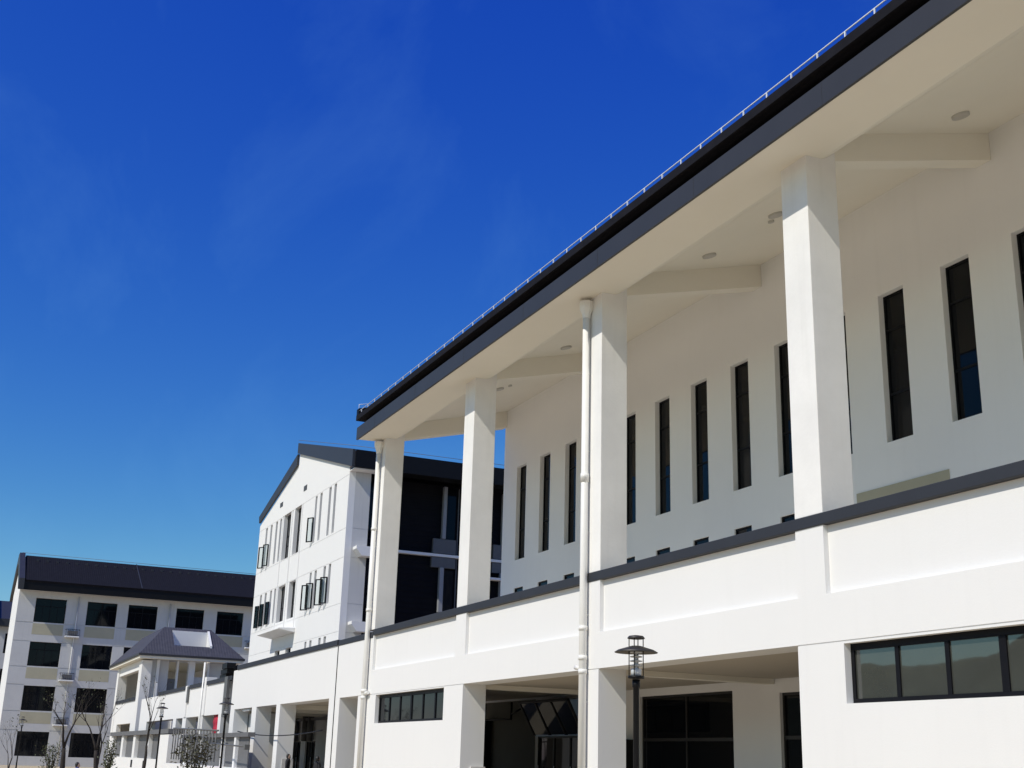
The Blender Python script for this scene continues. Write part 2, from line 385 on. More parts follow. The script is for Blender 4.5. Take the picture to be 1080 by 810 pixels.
for x in (-32.1, -16.3):
    b = MB(); b.box(x-.55, x, 17.35, 17.698, .12, 3.49); b.build('pilaster', 'white', hall)
def door_set(x0, x1, z1, n, parent, y=17.78, transom=None, name='glazed_door'):
    fr = MB(); t = .06; st = (x1-x0)/n
    fr.box(x0, x1, y, y+.08, z1-t, z1)
    for i in range(n+1): fr.box(min(max(x0+i*st-t/2, x0), x1-t), min(max(x0+i*st+t/2, x0+t), x1), y+.002, y+.078, .12, z1-t)
    if transom: fr.box(x0, x1, y+.004, y+.076, transom-.04, transom+.04)
    o = fr.build(name, 'door', parent)
    for i in range(n):
        p = MB(); p.box(x0+i*st+.02, x0+(i+1)*st-.02, y+.035, y+.045, .14, z1-.03); p.build('pane', 'glass', o)
        hd = MB(); hd.tube([(x0+i*st+.14, y-.05, .9),(x0+i*st+.14, y-.05, 1.5)], .015, 8); hd.build('handle', 'galv', o)
    return o
kb = MB(); kb.box(-31.2,-30.42,17.2,17.69,.125,2.27); kb.build('dark_cabinet', 'door', hall, bevel=.01)
ig = MB(); ig.box(-41.6,-37.05,17.685,17.698,.13,3.55); ig.build('dark_wall_lining', 'greenwall', hall)
door_set(-30.35, -25.85, 3.42, 2, hall, transom=2.27); door_set(-23.95, -17.6, 3.3, 4, hall, transom=2.3); door_set(-7.4, -2, 3.3, 4, hall, transom=2.3)
door_set(-37.0, -33.6, 2.4, 3, hall); door_set(-43.4, -41.7, 3.1, 1, hall)
aw = MB()
for i in range(4):
    x = -37.0+i*1.13
    aw.prism_x([(17.69,2.42),(17.60,2.42),(17.05,3.42),(17.14,3.44)], x, x+.05)
aw.prism_x([(17.05,3.38),(17.14,3.38),(17.14,3.46),(17.05,3.46)], -37.0, -33.56)
o = aw.build('tilted_transom', 'door', hall)
ap = MB(); ap.prism_x([(17.66,2.44),(17.63,2.44),(17.08,3.42),(17.11,3.42)], -36.95, -33.61); ap.build('pane', 'glass', o)
dk = MB(); dk.tube([(-40.5,17.4,3.52),(-40.5,17.4,2.95),(-38.3,17.4,2.95),(-38.3,17.4,3.5)], .035, 8); dk.tube([(-38.3,17.4,3.1),(-37.6,17.4,3.25)], .03, 8)
dk.box(-40.9,-40.55,17.3,17.68,.12,2.95); dk.build('service_pipe', 'dark', hall)
for x in COLX[:4]:
    p = MB(); p.box(x-.775, x+.012, 13.3, 13.72, .12, 1.44); p.build('plinth', 'plinth', hall)

# ----------------------------------------------------------------- arcade wing
wing = thing('arcade_wing', 'low white arcade wing with dark coping in front of the gabled block', 'building', (-53, 15, 0))
f = MB(); f.relief(-61.85, -44.13, 0, 5.48, 13.0, 13.69, FX, [(-52.05,-44.85,0,3.62),(-56.35,-52.70,0,3.62),(-60.95,-57.24,0,3.62)], [])
f.build('facade_wall', 'white', wing)
c = MB(); c.box(-60.95, -44.13, 12.95, 13.74, 5.483, 5.69); c.build('coping', 'trim', wing, bevel=.012)
dp = MB(); dp.box(-44.115, -44.065, 12.985, 13.02, 0, 5.46); dp.build('joint_strip', 'dark', wing)
pc = MB(); pc.box(-90, -44.06, 13.692, 17.68, 3.64, 4.5); pc.build('arcade_ceiling', 'ceiling', wing)
fl = MB(); fl.box(-90, -44.06, 12.6, 18, .004, .1); fl.build('arcade_floor', 'floor', wing)
rw = MB(); rw.relief(-90, -44.06, .1, 3.64, 17.70, 17.95, FX, [(-67.75,-65.8,.1,2.3),(-64.9,-63.0,.1,2.3),(-73.6,-72,.1,3.4),(-57.2,-55.6,.1,3.3)]); rw.build('arcade_rear_wall', 'white', wing)
door_set(-67.75, -65.8, 2.3, 2, wing); door_set(-64.9, -63.0, 2.3, 2, wing); door_set(-73.6, -72, 3.4, 1, wing); door_set(-57.2,-55.6,3.3,1,wing)
for x in (-66.5, -65.99, -64.15, -63.1):
    p = MB(); p.tube([(x-.3,17.5,2.3),(x-.3,17.5,3.6)], .16, 10); p.build('flue_pipe', 'grey_metal', wing)
b = MB(); b.box(-69.5,-60,17.45,17.69,3.32,3.44); b.build('pipe_tray', 'grey_metal', wing)
for x in (-52.7, -57.0, -61.3, -65.4):
    b = MB(); b.box(x-.05, x+.35, 13.69, 17.68, 3.45, 3.639); b.build('arcade_beam', 'soffit', wing)
b = MB(); b.box(-61.6,-59.0,13.75,15.2,.1,3.45); b.build('inner_wall', 'white', wing)
p = MB(); p.box(-52.78, -52.02, 13.25, 13.72, .1, 1.44); p.build('plinth', 'plinth', wing)
lt = MB(); lt.box(-59.6, -58.2, 13.1, 13.25, 3.50, 3.60); lt.build('strip_light', 'white', wing)

# ---------------------------------------------------------------- link gallery
link = thing('link_gallery', 'low white gallery with stepped dark coping between hipped-roof pavilion and arcade wing', 'building', (-76, 14, 0))
f = MB()
hol = [(-64.0,-61.9,0,3.47),(-68.81,-64.7,0,3.47),(-73.76,-70.02,0,3.47),(-77.04,-74.89,0,3.47),(-88.6,-78.09,0,3.47)]
f.relief(-92.0, -61.87, 0, 5.05, 13.0, 13.6, FX, hol, [(-62.9,-61.87,3.47,5.05,.3)]); f.build('facade_wall', 'white', link)
for x0, x1 in ((-84.6,-74.6),(-73.3,-69.0),(-68.3,-61.95)):
    c = MB(); c.box(x0, x1, 12.93, 13.66, 5.053, 5.26); c.build('coping', 'trim', link)
for x0, x1, z in ((-74.55,-73.9,5.26),(-68.95,-68.4,5.5)):
    p = MB(); p.box(x0, x1, 12.94, 13.5, 3.5, z); p.build('pilaster', 'white', link)
for x, z0 in ((-73.6,4.3),):
    p = MB(); p.box(x-.25, x+.2, 12.9, 12.998, z0, 5.2); p.build('rain_chute', 'grey_metal', link)
p = MB(); p.box(-63.2, -62.5, 12.85, 12.998, 3.3, 5.25); p.build('rain_chute', 'grey_metal', link)
dpx = MB(); dpx.tube([(-69.1,12.9,0),(-69.1,12.9,6.3)], .055, 8); dpx.build('downpipe', 'pipe', link)
bx = MB(); bx.box(-72.3,-70.6,14.4,14.9,4.5,5.85); bx.box(-71.6,-69.9,14.3,14.8,5.85,6.1); bx.box(-70.9,-69.6,14.2,14.7,6.1,6.4); bx.build('corbel_bracket', 'dark', link)
ud = MB(); ud.box(-92,-61.9,13.602,17.68,4.502,4.6); ud.build('roof_deck', 'floor', link)

# -------------------------------------------------------------------- pavilion
pav = thing('pavilion', 'white two-storey pavilion with blue-grey hipped roof and a sunlit roof opening', 'pavilion', (-100, 16, 0))
XR, XL, YF, YB = -92.84, -110.0, 12.6, 20.2
def hip(z0, z1, inset, dz, mb):
    pass
rf = MB()
e = [(XL,YF,8.32),(XR,YF,8.32),(XR,YB,8.32),(XL,YB,8.32)]
r_ = [(XL+3,14.6,10.55),(XR-3,14.6,10.55),(XR-3,18.1,10.55),(XL+3,18.1,10.55)]
# the +X slope is split round the roof opening
def onslope(y, k):                      # point on the +X slope, k metres in from the eave
    return (XR-k, y, 8.32+k*(10.55-8.32)/3)
rf.add(e+r_, [(0,1,5,4),(2,3,7,6),(3,0,4,7),(4,5,6,7)])
ya, yb, ka, kb = 15.15, 17.75, 1.05, 2.5
A0, A1, A2, A3 = onslope(ya, ka), onslope(yb, ka), onslope(yb, kb), onslope(ya, kb)
rf.add([e[1], e[2], r_[2], r_[1], A0, A1, A2, A3], [(0,1,5,4),(1,2,6,5),(2,3,7,6),(3,0,4,7)])
rf.add([(XL,YF,8.2),(XR,YF,8.2),(XR,YB,8.2),(XL,YB,8.2)]+e, [(0,1,5,4),(1,2,6,5),(2,3,7,6),(3,0,4,7)])
proof = rf.build('roof', 'slate', pav, recalc=False)
fs = MB(); 
for q in ((XL-.02,XR+.02,YF-.04,YF-.004),(XL-.02,XR+.02,YB+.004,YB+.04)): fs.box(*q, 8.17, 8.33)
fs.box(XR+.004, XR+.04, YF-.04, YB+.04, 8.17, 8.33); fs.box(XL-.04, XL-.004, YF-.04, YB+.04, 8.17, 8.33); fs.build('fascia', 'fascia', pav)
sf = MB()
wx0, wx1 = A2[0], A0[0]
sf.box(XL+.05, wx0-.13, YF+.05, YB-.05, 8.0, 8.18); sf.box(wx1+.11, XR-.05, YF+.05, YB-.05, 8.0, 8.18)
sf.box(wx0-.13, wx1+.11, YF+.05, ya-.06, 8.0, 8.18); sf.box(wx0-.13, wx1+.11, yb+.17, YB-.05, 8.0, 8.18); sf.build('soffit', 'soffit', pav)
sk = MB()
x0, x1 = A0[0], A2[0]; zs0, zs1 = A0[2], A2[2]
for y0_, y1_, up in ((ya-.05, ya-.005, -.06), (yb+.005, yb+.16, .16)):       # cheeks follow the slope
    sk.prism_y([(x0+.1,zs0-.55),(x0+.1,zs0-.07+up),(x1-.1,zs1+.07+up),(x1-.1,zs0-.55)], y0_, y1_)
sk.box(x1-.12, x1, ya, yb, 8.19, zs1+.12); sk.build('roof_opening', 'white', proof)
for x0, x1, y0 in ((-107.5,-106.5,13.0),(-95.2,-93.8,13.0)):
    k = MB(); k.box(x0, x1, y0, y0+.7, 0, 7.9); k.build('column', 'column', pav)
f = MB(); f.relief(-106.5, -95.2, 0, 5.1, 13.06, 13.4, FX, [(-104.6,-97.0,1.15,3.5)]); f.build('front_wall', 'white', pav)
c = MB(); c.box(-106.48, -95.22, 12.98, 13.46, 5.103, 5.33); c.build('coping', 'trim', pav)
b = MB(); b.box(-106.48, -95.22, 13.1, 13.5, 7.3, 7.98); b.build('lintel', 'white', pav)
f = MB(); f.relief(13.71, 19.4, 0, 7.98, 0, .25, FXp(-94.1), [(14.95,15.5,5.4,7.98),(15.62,16.35,4.7,7.98),(16.85,17.75,6.9,7.98)]); f.build('side_wall', 'grey_wall', pav)
for y0_, y1_ in ((15.5,15.62),(16.37,16.8),(17.75,17.86)):
    k = MB(); k.box(-94.09,-93.75,y0_,y1_,0,7.98); k.build('pilaster', 'white', pav)
k = MB(); k.box(-94.09,-93.8,14.05,14.25,0,7.98); k.build('pilaster', 'white', pav)
wv = MB(); wv.box(-94.3,-94.22,14.95,15.5,5.4,6.7); o = wv.build('window', 'panel_grey', pav)
f = MB(); f.box(-108, -94.4, 19.1, 19.4, 0, 7.98); f.box(-108,-107.7,13.71,19.1,0,7.98); f.build('rear_wall', 'white', pav)
f = MB(); f.box(-107.68,-94.42,13.42,19.08,4.3,4.6); f.build('upper_floor', 'floor', pav)

# ---------------------------------------------------------------- gabled block
gb = thing('gabled_block', 'white gabled building with narrow slit windows and dark stepped roof edge behind the arcade', 'building', (-71, 22, 0))
sl = [(-79.75,-79.25),(-78.45,-77.95),(-77.05,-76.55),(-75.95,-75.5),(-67.75,-67.35),(-66.75,-66.3),(-64.95,-64.5),(-63.95,-63.5)]
top, mid, low = (13.15, 15.88), (9.35, 11.47), (6.3, 7.63)
hol = [(a, b, *top) for a, b in sl]+[(a, b, *mid) for a, b in sl]+[(a, b, *low) for a, b in sl[4:]]
tall = [(-74.95,-73.2),(-72.3,-70.8)]
hol += [(a, b, 13.1, 15.98) for a, b in tall]+[(a, b, 9.27, 11.48) for a, b in tall]+[(-74.5,-73.3,5.2,7.56),(-71.95,-70.7,5.2,7.56)]
hol += [(-70.6,-69.9,16.70,17.02),(-76.3,-75.6,16.68,16.98)]
grv = [(-81.6,-61.2,z-.012,z+.012,.015) for z in (7.70,9.13,11.52,13.05,15.93)]
grv += [(-75.3,-75.1,8.3,16.1,.06),(-70.6,-70.45,8.3,16.1,.06),(-72.95,-72.7,8.3,16.1,.06)]
f = MB(); f.relief(-81.6, -61.2, 0, 15.96, 18.0, 18.35, FX, [h for h in hol if h[3] <= 15.96 or h[2] < 15], grv)
f.add([], [])
f.build('gable_wall', 'white', gb)
# gable tops (both roof planes), vents cut in as dark louvres
f = MB(); f.prism_y([(-81.6,15.96),(-61.2,15.96),(-61.2,16.5),(-72.23,19.38),(-72.23,18.68),(-81.2,16.45),(-81.6,16.3)], 18.0, 18.35); f.build('gable_top', 'white', gb)
for x0, x1, z0, z1 in ((-70.6,-69.9,16.70,17.02),(-76.3,-75.6,16.68,16.98)):
    v = MB(); v.box(x0, x1, 17.985, 17.998, z0, z1)
    for i in range(4): v.box(x0+.03, x1-.03, 17.97, 17.985, z0+.04+i*.07, z0+.07+i*.07)
    v.build('louvre_vent', 'grey_metal', gb)
p1 = slit_proto(.44, 2.73, (1.4,)); proto_use(p1, gb, [(a+.01, 18.2, 13.15) for a, b in sl])
p2 = slit_proto(.44, 2.12, (1.4,)); proto_use(p2, gb, [(a+.01, 18.2, 9.35) for a, b in sl])
p3 = slit_proto(.42, 1.33, ()); proto_use(p3, gb, [(a+.01, 18.2, 6.3) for a, b in sl[4:]])
p4 = slit_proto(1.5, 2.88, (.9, 1.5)); proto_use(p4, gb, [(a+.02, 18.24, 13.1) for a, b in tall])
p5 = slit_proto(1.5, 2.21, (.9,)); proto_use(p5, gb, [(a+.02, 18.24, 9.27) for a, b in tall])
p6 = slit_proto(1.22, 2.36, (1.2,)); proto_use(p6, gb, [(a, 18.2, 5.2) for a in (-74.5,-71.95)])
# casements standing open: hinged at the left, swung out
def casement(h):
    fr = MB(); w_ = .46; t = .055
    fr.box(0, t, -.03, .03, 0, h); fr.box(w_-t, w_, -.03, .03, 0, h); fr.box(t, w_-t, -.03, .03, 0, t); fr.box(t, w_-t, -.03, .03, h-t, h)
    o = fr.build('open_casement', 'frame', None, origin=(0,0,0)); p = MB(); p.box(t, w_-t, -.006, .006, t, h-t); p.build('pane', 'clear', o); return o
cs = casement(1.42)
spots = [(-79.8,13.25,-150),(-78.55,13.25,-150),(-67.8,13.25,-150),(-67.8,9.38,-145),(-66.85,9.38,-145),(-64.95,9.38,-145),(-64.0,9.38,-145),(-79.8,9.38,-165),(-78.5,9.38,-165),(-77.05,9.38,-168)]
for i, (x, z, a) in enumerate(spots):
    o = cs if i == 0 else cs.copy()
    if i: 
        col.objects.link(o)
        for k in [q for q in bpy.data.objects if q.parent == cs]:
            d = k.copy(); col.objects.link(d); d.parent = o
    o.parent = gb; o.location = Vector((x+.05, 17.96, z))-ORG[gb.name]; o.rotation_euler.z = R(a)
cn = MB(); cn.prism_x([(17.05,8.50),(17.996,8.34),(17.996,8.62),(17.05,8.58)], -75.5, -70.1); cn.build('door_canopy', 'white', gb, bevel=.02)
# dark roof edges
b = MB()
b.prism_y([(-60.35,16.15),(-72.26,19.39),(-72.26,20.06),(-60.35,17.1)], 17.84, 17.995)
b.prism_y([(-72.28,18.66),(-81.45,16.5),(-81.6,16.95),(-72.28,19.36)], 17.86, 17.997)
b.build('roof_edge', 'fascia', gb)
b = MB(); b.box(-61.19, -60.35, 18.0, 36, 16.13, 16.2); b.box(-60.34, -60.28, 17.998, 36, 16.14, 17.08); b.build('side_fascia', 'dark', gb)
rf = MB(); rf.prism_y([(-60.33,17.0),(-72.26,19.95),(-72.26,18.7),(-60.33,16.25)], 18.36, 36); rf.prism_y([(-72.28,18.7),(-81.5,16.5),(-81.5,16.9),(-72.28,19.3)], 18.36, 36); rf.build('roof', 'tile_x', gb)
ct = MB(); ct.tube([(-72.1,17.8,20.2),(-60.35,17.8,17.28),(-60.3,36,17.3)], .014, 6); ct.build('lightning_conductor', 'grey_metal', gb)
# eave soffit and +X side: white return, dark cladding, columns and bands
e_ = MB(); e_.box(-61.18, -60.42, 18.0, 19.6, 16.08, 16.128); e_.build('eave_soffit', 'white', gb)
f = MB(); f.relief(18.352, 19.2, 0, 16.08, 0, .3, FXp(-61.2), [], [(18.352,19.2,z-.012,z+.012,.015) for z in (7.66,9.13,11.52,13.06)]); f.build('side_return_wall', 'grey_wall', gb)
cl = MB(); cl.box(-62.75, -62.5, 18.4, 36, 0, 16.2); 
for i in range(52): cl.box(-62.5, -62.475, 18.45, 35.9, .3+i*.3, .33+i*.3)
cl.build('dark_cladding', 'curtain', gb)
sw = MB()
for z0, z1 in ((13.09,15.89),(10.24,11.44),(9.22,9.72)): sw.box(-62.5,-62.42,19.22,20.6,z0,z1)
sw.build('side_window', 'glass', gb)
b = MB(); b.box(-62.5, -62.2, 19.22, 36, 12.19, 12.33); b.build('floor_band', 'white', gb)
for y in (23.8, 27.4, 31.0):
    k = MB(); k.box(-62.45,-62.2,y,y+.2,13.2,16.1); k.build('mullion_post', 'mid_grey', gb)
    k = MB(); k.box(-62.45,-62.2,y-.05,y+.18,9.2,11.6); k.build('mullion_post', 'mid_grey', gb)
    k = MB(); k.box(-62.45,-62.25,y-.5,y+.85,12.37,13.17); k.build('spandrel', 'grey_metal', gb)
    k = MB(); k.box(-62.45,-62.25,y-.55,y+.85,11.6,12.17); k.build('spandrel', 'grey_metal', gb)
    k = MB(); k.box(-62.45,-62.4,y+.25,y+.8,9.2,11.5); k.build('window', 'glass', gb)
    k = MB(); k.box(-62.45,-62.4,y+.3,y+.8,13.2,16.1); k.build('window', 'glass', gb)
    k = MB(); k.box(-62.46,-62.41,y+.95,y+1.0,9.2,16.1); k.build('mullion', 'grey_metal', gb)
b = MB(); b.box(-62.45,-62.0,25.8,36,11.17,11.29); b.build('ledge', 'white', gb)
for y0, z in ((18.5,11.97),(18.5,8.1)):
    b = MB(); b.prism_x([(18.45,z+.1),(18.45,z-.05),(18.75,z-.4),(19.8,z-.4),(19.8,z+.1)], -61.19, -60.55); b.build('side_ledge', 'white', gb)
f = MB(); f.box(-81.6,-81.3,18.36,36,0,16.3); f.box(-81.3,-61.8,35.7,36,0,16.0); f.build('rear_walls', 'white', gb)

# -------------------------------------------------------------- classroom block
cb = thing('classroom_block', 'long pale grey four-storey block with dark tiled roof and square dark windows at far left', 'building', (-128, 20, 0))
WY = [(6.73,9.45),(11.32,14.02),(15.06,17.76),(19.55,22.2),(23.46,26.06),(27.8,30.5),(31.6,34.3),(36.2,38.9),(40,42.7)]
WZ = [(.82,2.95),(4.77,6.95),(8.70,10.88),(12.65,14.85)]
Yend = 46
hol = [(a, b, z0, z1) for a, b in WY for z0, z1 in WZ]
grv = [(5.2,Yend,z-.02,z+.02,.02) for z in (.78,3.05,4.68,7.02,8.62,10.95,12.57)]
grv = []
ys = [5.2]+[q for ab in WY for q in ab]+[Yend]
for a, b in zip(ys[0::2], ys[1::2]): grv += [(a, b, z-.035, z+.035, .04) for z in (3.05,4.70,7.02,8.62,10.9,12.60)]
f = MB(); f.relief(5.2, Yend, 0, 15.45, 0, .35, FXp(-122), hol, grv); f.build('front_wall', 'grey_wall', cb)
wp = MB(); t = .06; W, H = 2.7, 2.18                  # window prototype, lies in the YZ plane
for y0, y1, z0, z1 in ((0,t,0,H),(W-t,W,0,H),(t,W-t,0,t),(t,W-t,H-t,H),(W/2-.03,W/2+.03,t,H-t),(t,W-t,1.45,1.51)):
    wp.box(-.06, 0, y0, y1, z0, z1)
wp.box(-.055,-.005,.68,.72,t,1.45); wp.box(-.055,-.005,1.98,2.02,t,1.45)
wo = wp.build('window', 'frame', None, origin=(0,0,0))
p = MB(); p.box(-.04,-.03,.03,W-.03,.03,H-.03); p.build('pane', 'glass', wo)
locs = [(-122.18, a, z0) for a, b in WY[:7] for z0, z1 in WZ]
proto_use(wo, cb, locs)
sp = MB(); sp.box(-.02, .006, 0, 2.7, 0, 1.0); so_ = sp.build('spandrel_panel', 'olive', None, origin=(0,0,0))
proto_use(so_, cb, [(-122, a, z0-1.12) for a, b in WY[:7] for z0, z1 in WZ[1:]])
sl_ = MB(); sl_.box(0, .62, 0, 1.25, 0, .12); lo = sl_.build('plant_ledge', 'white', None, origin=(0,0,0), bevel=.02)
rl = MB()
for y in [.03+.17*i for i in range(8)]: rl.box(.55,.57,y,y+.02,.12,.72)
rl.box(.54,.58,0,1.25,.70,.74); rl.box(.54,.58,0,1.25,.16,.19); rl.box(0,.56,0,.03,.70,.74); rl.box(0,.56,1.22,1.25,.70,.74); rl.build('railing', 'dark', lo)
au = MB(); au.box(.08,.42,.25,1.05,.121,.62); au.build('air_conditioner', 'panel_grey', lo)
proto_use(lo, cb, [(-122, y, z) for y in (9.63,18.05,26.4) for z in (3.5,7.46,11.42)])
for y in (10.45, 18.9):
    p = MB(); p.tube([(-121.9,y,0),(-121.9,y,15.2)], .06, 8); p.build('downpipe', 'grey_wall', cb)
f = MB(); f.prism_y([(-122,15.44),(-134,15.44),(-134,16.6),(-128,19.0),(-127,19.0),(-122,16.2)], 5.2, 5.5); f.box(-134,-122.352,5.2,5.5,0,15.44); f.box(-134,-133.7,5.5,Yend,0,15.44); f.box(-133.7,-122.352,Yend-.3,Yend,0,15.44)
f.build('end_wall', 'white', cb)
EX = -120.9
b = MB(); b.box(EX-.06, EX, 5.0, Yend, 15.4, 16.2); b.build('fascia', 'dark', cb)
b = MB(); b.box(-122, EX-.07, 5.22, Yend, 15.46, 15.56); b.build('eave_soffit', 'grey_wall', cb)
rf = MB(); rf.prism_y([(EX,16.12),(-127.2,19.2),(-129,19.2),(-135.3,16.12),(-135.3,16.3),(-129,19.4),(-127.2,19.4),(EX+.1,16.3)], 5.55, Yend)
rf2 = rf.build('roof', 'tile', cb)
v = MB(); v.prism_y([(EX+.1,15.4),(EX+.1,16.42),(-127.2,19.62),(-129,19.62),(-135.4,16.4),(-135.4,15.7),(-129,18.6),(-127.2,18.6)], 4.95, 5.45); v.build('verge_board', 'fascia', cb)
rp = MB()
for y in [6.5+.9*i for i in range(40)]: rp.box(-126.0,-125.8,y,y+.22,18.72,18.92)
rp.build('snow_guard', 'trim', rf2)
rj = MB(); rj.prism_y([(EX,16.32),(EX,16.38),(-127.2,19.46),(-127.2,19.40)], 15.9, 16.0); rj.build('ridge_cable', 'trim', rf2)
ct = MB(); ct.tube([(-128,5.2,19.75),(-128,Yend,19.55)], .02, 6); ct.build('lightning_conductor', 'grey_metal', rf2)

# far sliver of another block
fb = thing('distant_block', 'dark-roofed grey building showing as a sliver at the left edge behind the long block', 'building', (-158, 12, 0))
f = MB(); f.relief(4.9, 26, 0, 14.6, 0, .3, FXp(-151), [(5.6,8.4,z,z+2.2) for z in (11.6,7.7,3.8)]); f.box(-164,-151.3,4.9,5.2,0,14.6); f.box(-164,-151.3,25.7,26,0,14.6); f.box(-164,-163.7,5.2,25.7,0,14.6); f.build('wall', 'grey_wall', fb)
for z in (11.6,7.7,3.8):
    b = MB(); b.box(-151.25,-151.2,5.6,8.4,z,z+2.2); b.build('window', 'glass', fb)
rf = MB(); rf.prism_y([(-149.8,14.5),(-149.8,15.3),(-156,17.9),(-158,17.9),(-165.2,15.3),(-165.2,14.5)], 4.6, 26.3); rf.build('roof', 'fascia', fb)
v = MB(); v.prism_y([(-149.6,14.4),(-149.6,15.6),(-156,18.2),(-158,18.2),(-165.4,15.6),(-165.4,14.4)], 4.3, 4.58); v.build('verge_board', 'trim', fb)

# ----------------------------------------------------- forecourt screen, railing
sc = thing('balustrade_screen', 'low white wall with square piers under a dark cap rail beside the pavilion', 'wall', (-84, 12, 0))
f = MB(); f.box(-97.5, -75.3, 11.9, 12.3, 0, 1.13); f.build('base_wall', 'white', sc)
for x in (-96.4, -90.9, -85.2, -79.5):
    p = MB(); p.box(x-.95, x, 11.92, 12.3, 1.132, 2.54); p.build('pier', 'white', sc)
p = MB(); p.box(-75.3,-72.0,11.85,12.6,0,2.5); p.build('end_pier', 'white', sc)
c = MB(); c.box(-97.5,-72.0,11.8,12.7,2.542,2.80); c.build('cap_rail', 'panel_grey', sc)
for a, b in ((-96.35,-91.9),(-90.85,-86.2),(-85.15,-80.5),(-79.45,-75.35)):
    p = MB(); p.box(a, b, 12.15, 12.2, 1.14, 2.53); p.build('screen_panel', 'panel_grey', sc)
for x in (-85.6, -80.4):
    p = MB(); p.box(x-.3, x+.3, 11.87, 11.898, .55, 1.0); p.build('drain_slot', 'dark', sc)
sr = thing('stair_railing', 'dark stair railing with thin uprights and white posts between screen wall and lamp', 'railing', (-61, 11.7, 0))
b = MB(); b.box(-68.8,-52.9,11.95,12.25,2.28,2.46); b.build('cap_rail', 'panel_grey', sr)
for x in (-67.2,-63.3,-58.0,-55.3):
    p = MB(); p.box(x-.35, x, 11.98, 12.22, 0, 2.279); p.build('post', 'white', sr)
p = MB(); p.box(-68.6,-53.4,12.12,12.17,1.0,2.279); p.build('screen_panel', 'panel_grey', sr)
b = MB(); b.tube([(-69.2,11.6,2.78),(-57.4,11.6,2.55)], .04, 8); b.build('handrail', 'grey_metal', sr)
for i in range(16):
    x = -69.0+i*.75; u = MB(); u.tube([(x,11.6,1.2),(x,11.6,2.78-.0195*(x+69.2))], .03, 6); u.build('baluster', 'grey_metal', sr)
b = MB(); b.tube([(-57.6,11.4,1.98),(-50.4,11.4,1.86)], .035, 8); b.box(-50.7,-50.4,11.3,11.5,1.74,1.94); b.build('lower_handrail', 'grey_metal', sr)
bs = MB(); bs.box(-69.4,-50.2,11.3,12.3,0,1.0); bs.build('stair_wall', 'white', sr)

# ------------------------------------------------------------------ small things
def make_lamp(loc, label):
    root = thing('street_lamp', label, 'street lamp', loc, 'garden street lamps along the forecourt')
    o = ORG[root.name]
    P = lambda: MB()
    p = P(); p.lathe([(.11,0),(.11,.05),(.06,.12),(.05,.5),(.043,.9),(.043,2.62),(.055,2.64),(.055,2.74)], o, 16); p.build('pole', 'dark', root)
    p = P(); p.lathe([(.10,2.75),(.115,2.755),(.115,2.785),(.10,2.79)], o, 20); p.build('flange', 'dark', root)
    p = P(); p.lathe([(.075,2.79),(.075,2.88),(.02,2.90)], o, 16); 
    for i in range(5):
        z = 2.93+i*.06; p.lathe([(.02,z-.03),(.02,z),(.085,z-.006),(.088,z+.006),(.03,z+.018),(.02,z+.03)], o, 18)
    p.build('louvre_core', 'lampglass', root)
    for k in range(4):
        a = R(45+90*k); q = P(); x, y = o.x+.102*math.cos(a), o.y+.102*math.sin(a)
        q.tube([(x,y,2.785),(x,y,3.30)], .007, 6); q.build('cage_rod', 'dark', root)
    p = P(); p.lathe([(.07,3.175),(.30,3.105),(.306,3.112),(.25,3.145),(.16,3.172),(.07,3.20)], o, 36); p.build('hat', 'lampshade', root)
    p = P(); p.lathe([(.10,3.295),(.122,3.30),(.122,3.312),(.10,3.338),(.03,3.348)], o, 24); p.build('cap', 'lampshade', root)
    return root
lamp = make_lamp((-15.17, 8.79, 0), 'tall black garden lamp with round hat, the nearest, before the hall porch')
copy_thing(lamp, (-48.4, 10.0, 0), 'black garden lamp in front of the arcade wing beside the stair railing', (.95,.95,1.085))
copy_thing(lamp, (-62.9, 9.9, 0), 'black garden lamp standing before the link gallery and screen wall', (.95,.95,1.15))
copy_thing(lamp, (-97.0, 5.6, 0), 'tiny distant garden lamp in front of the long grey block', (.95,.95,1.1))

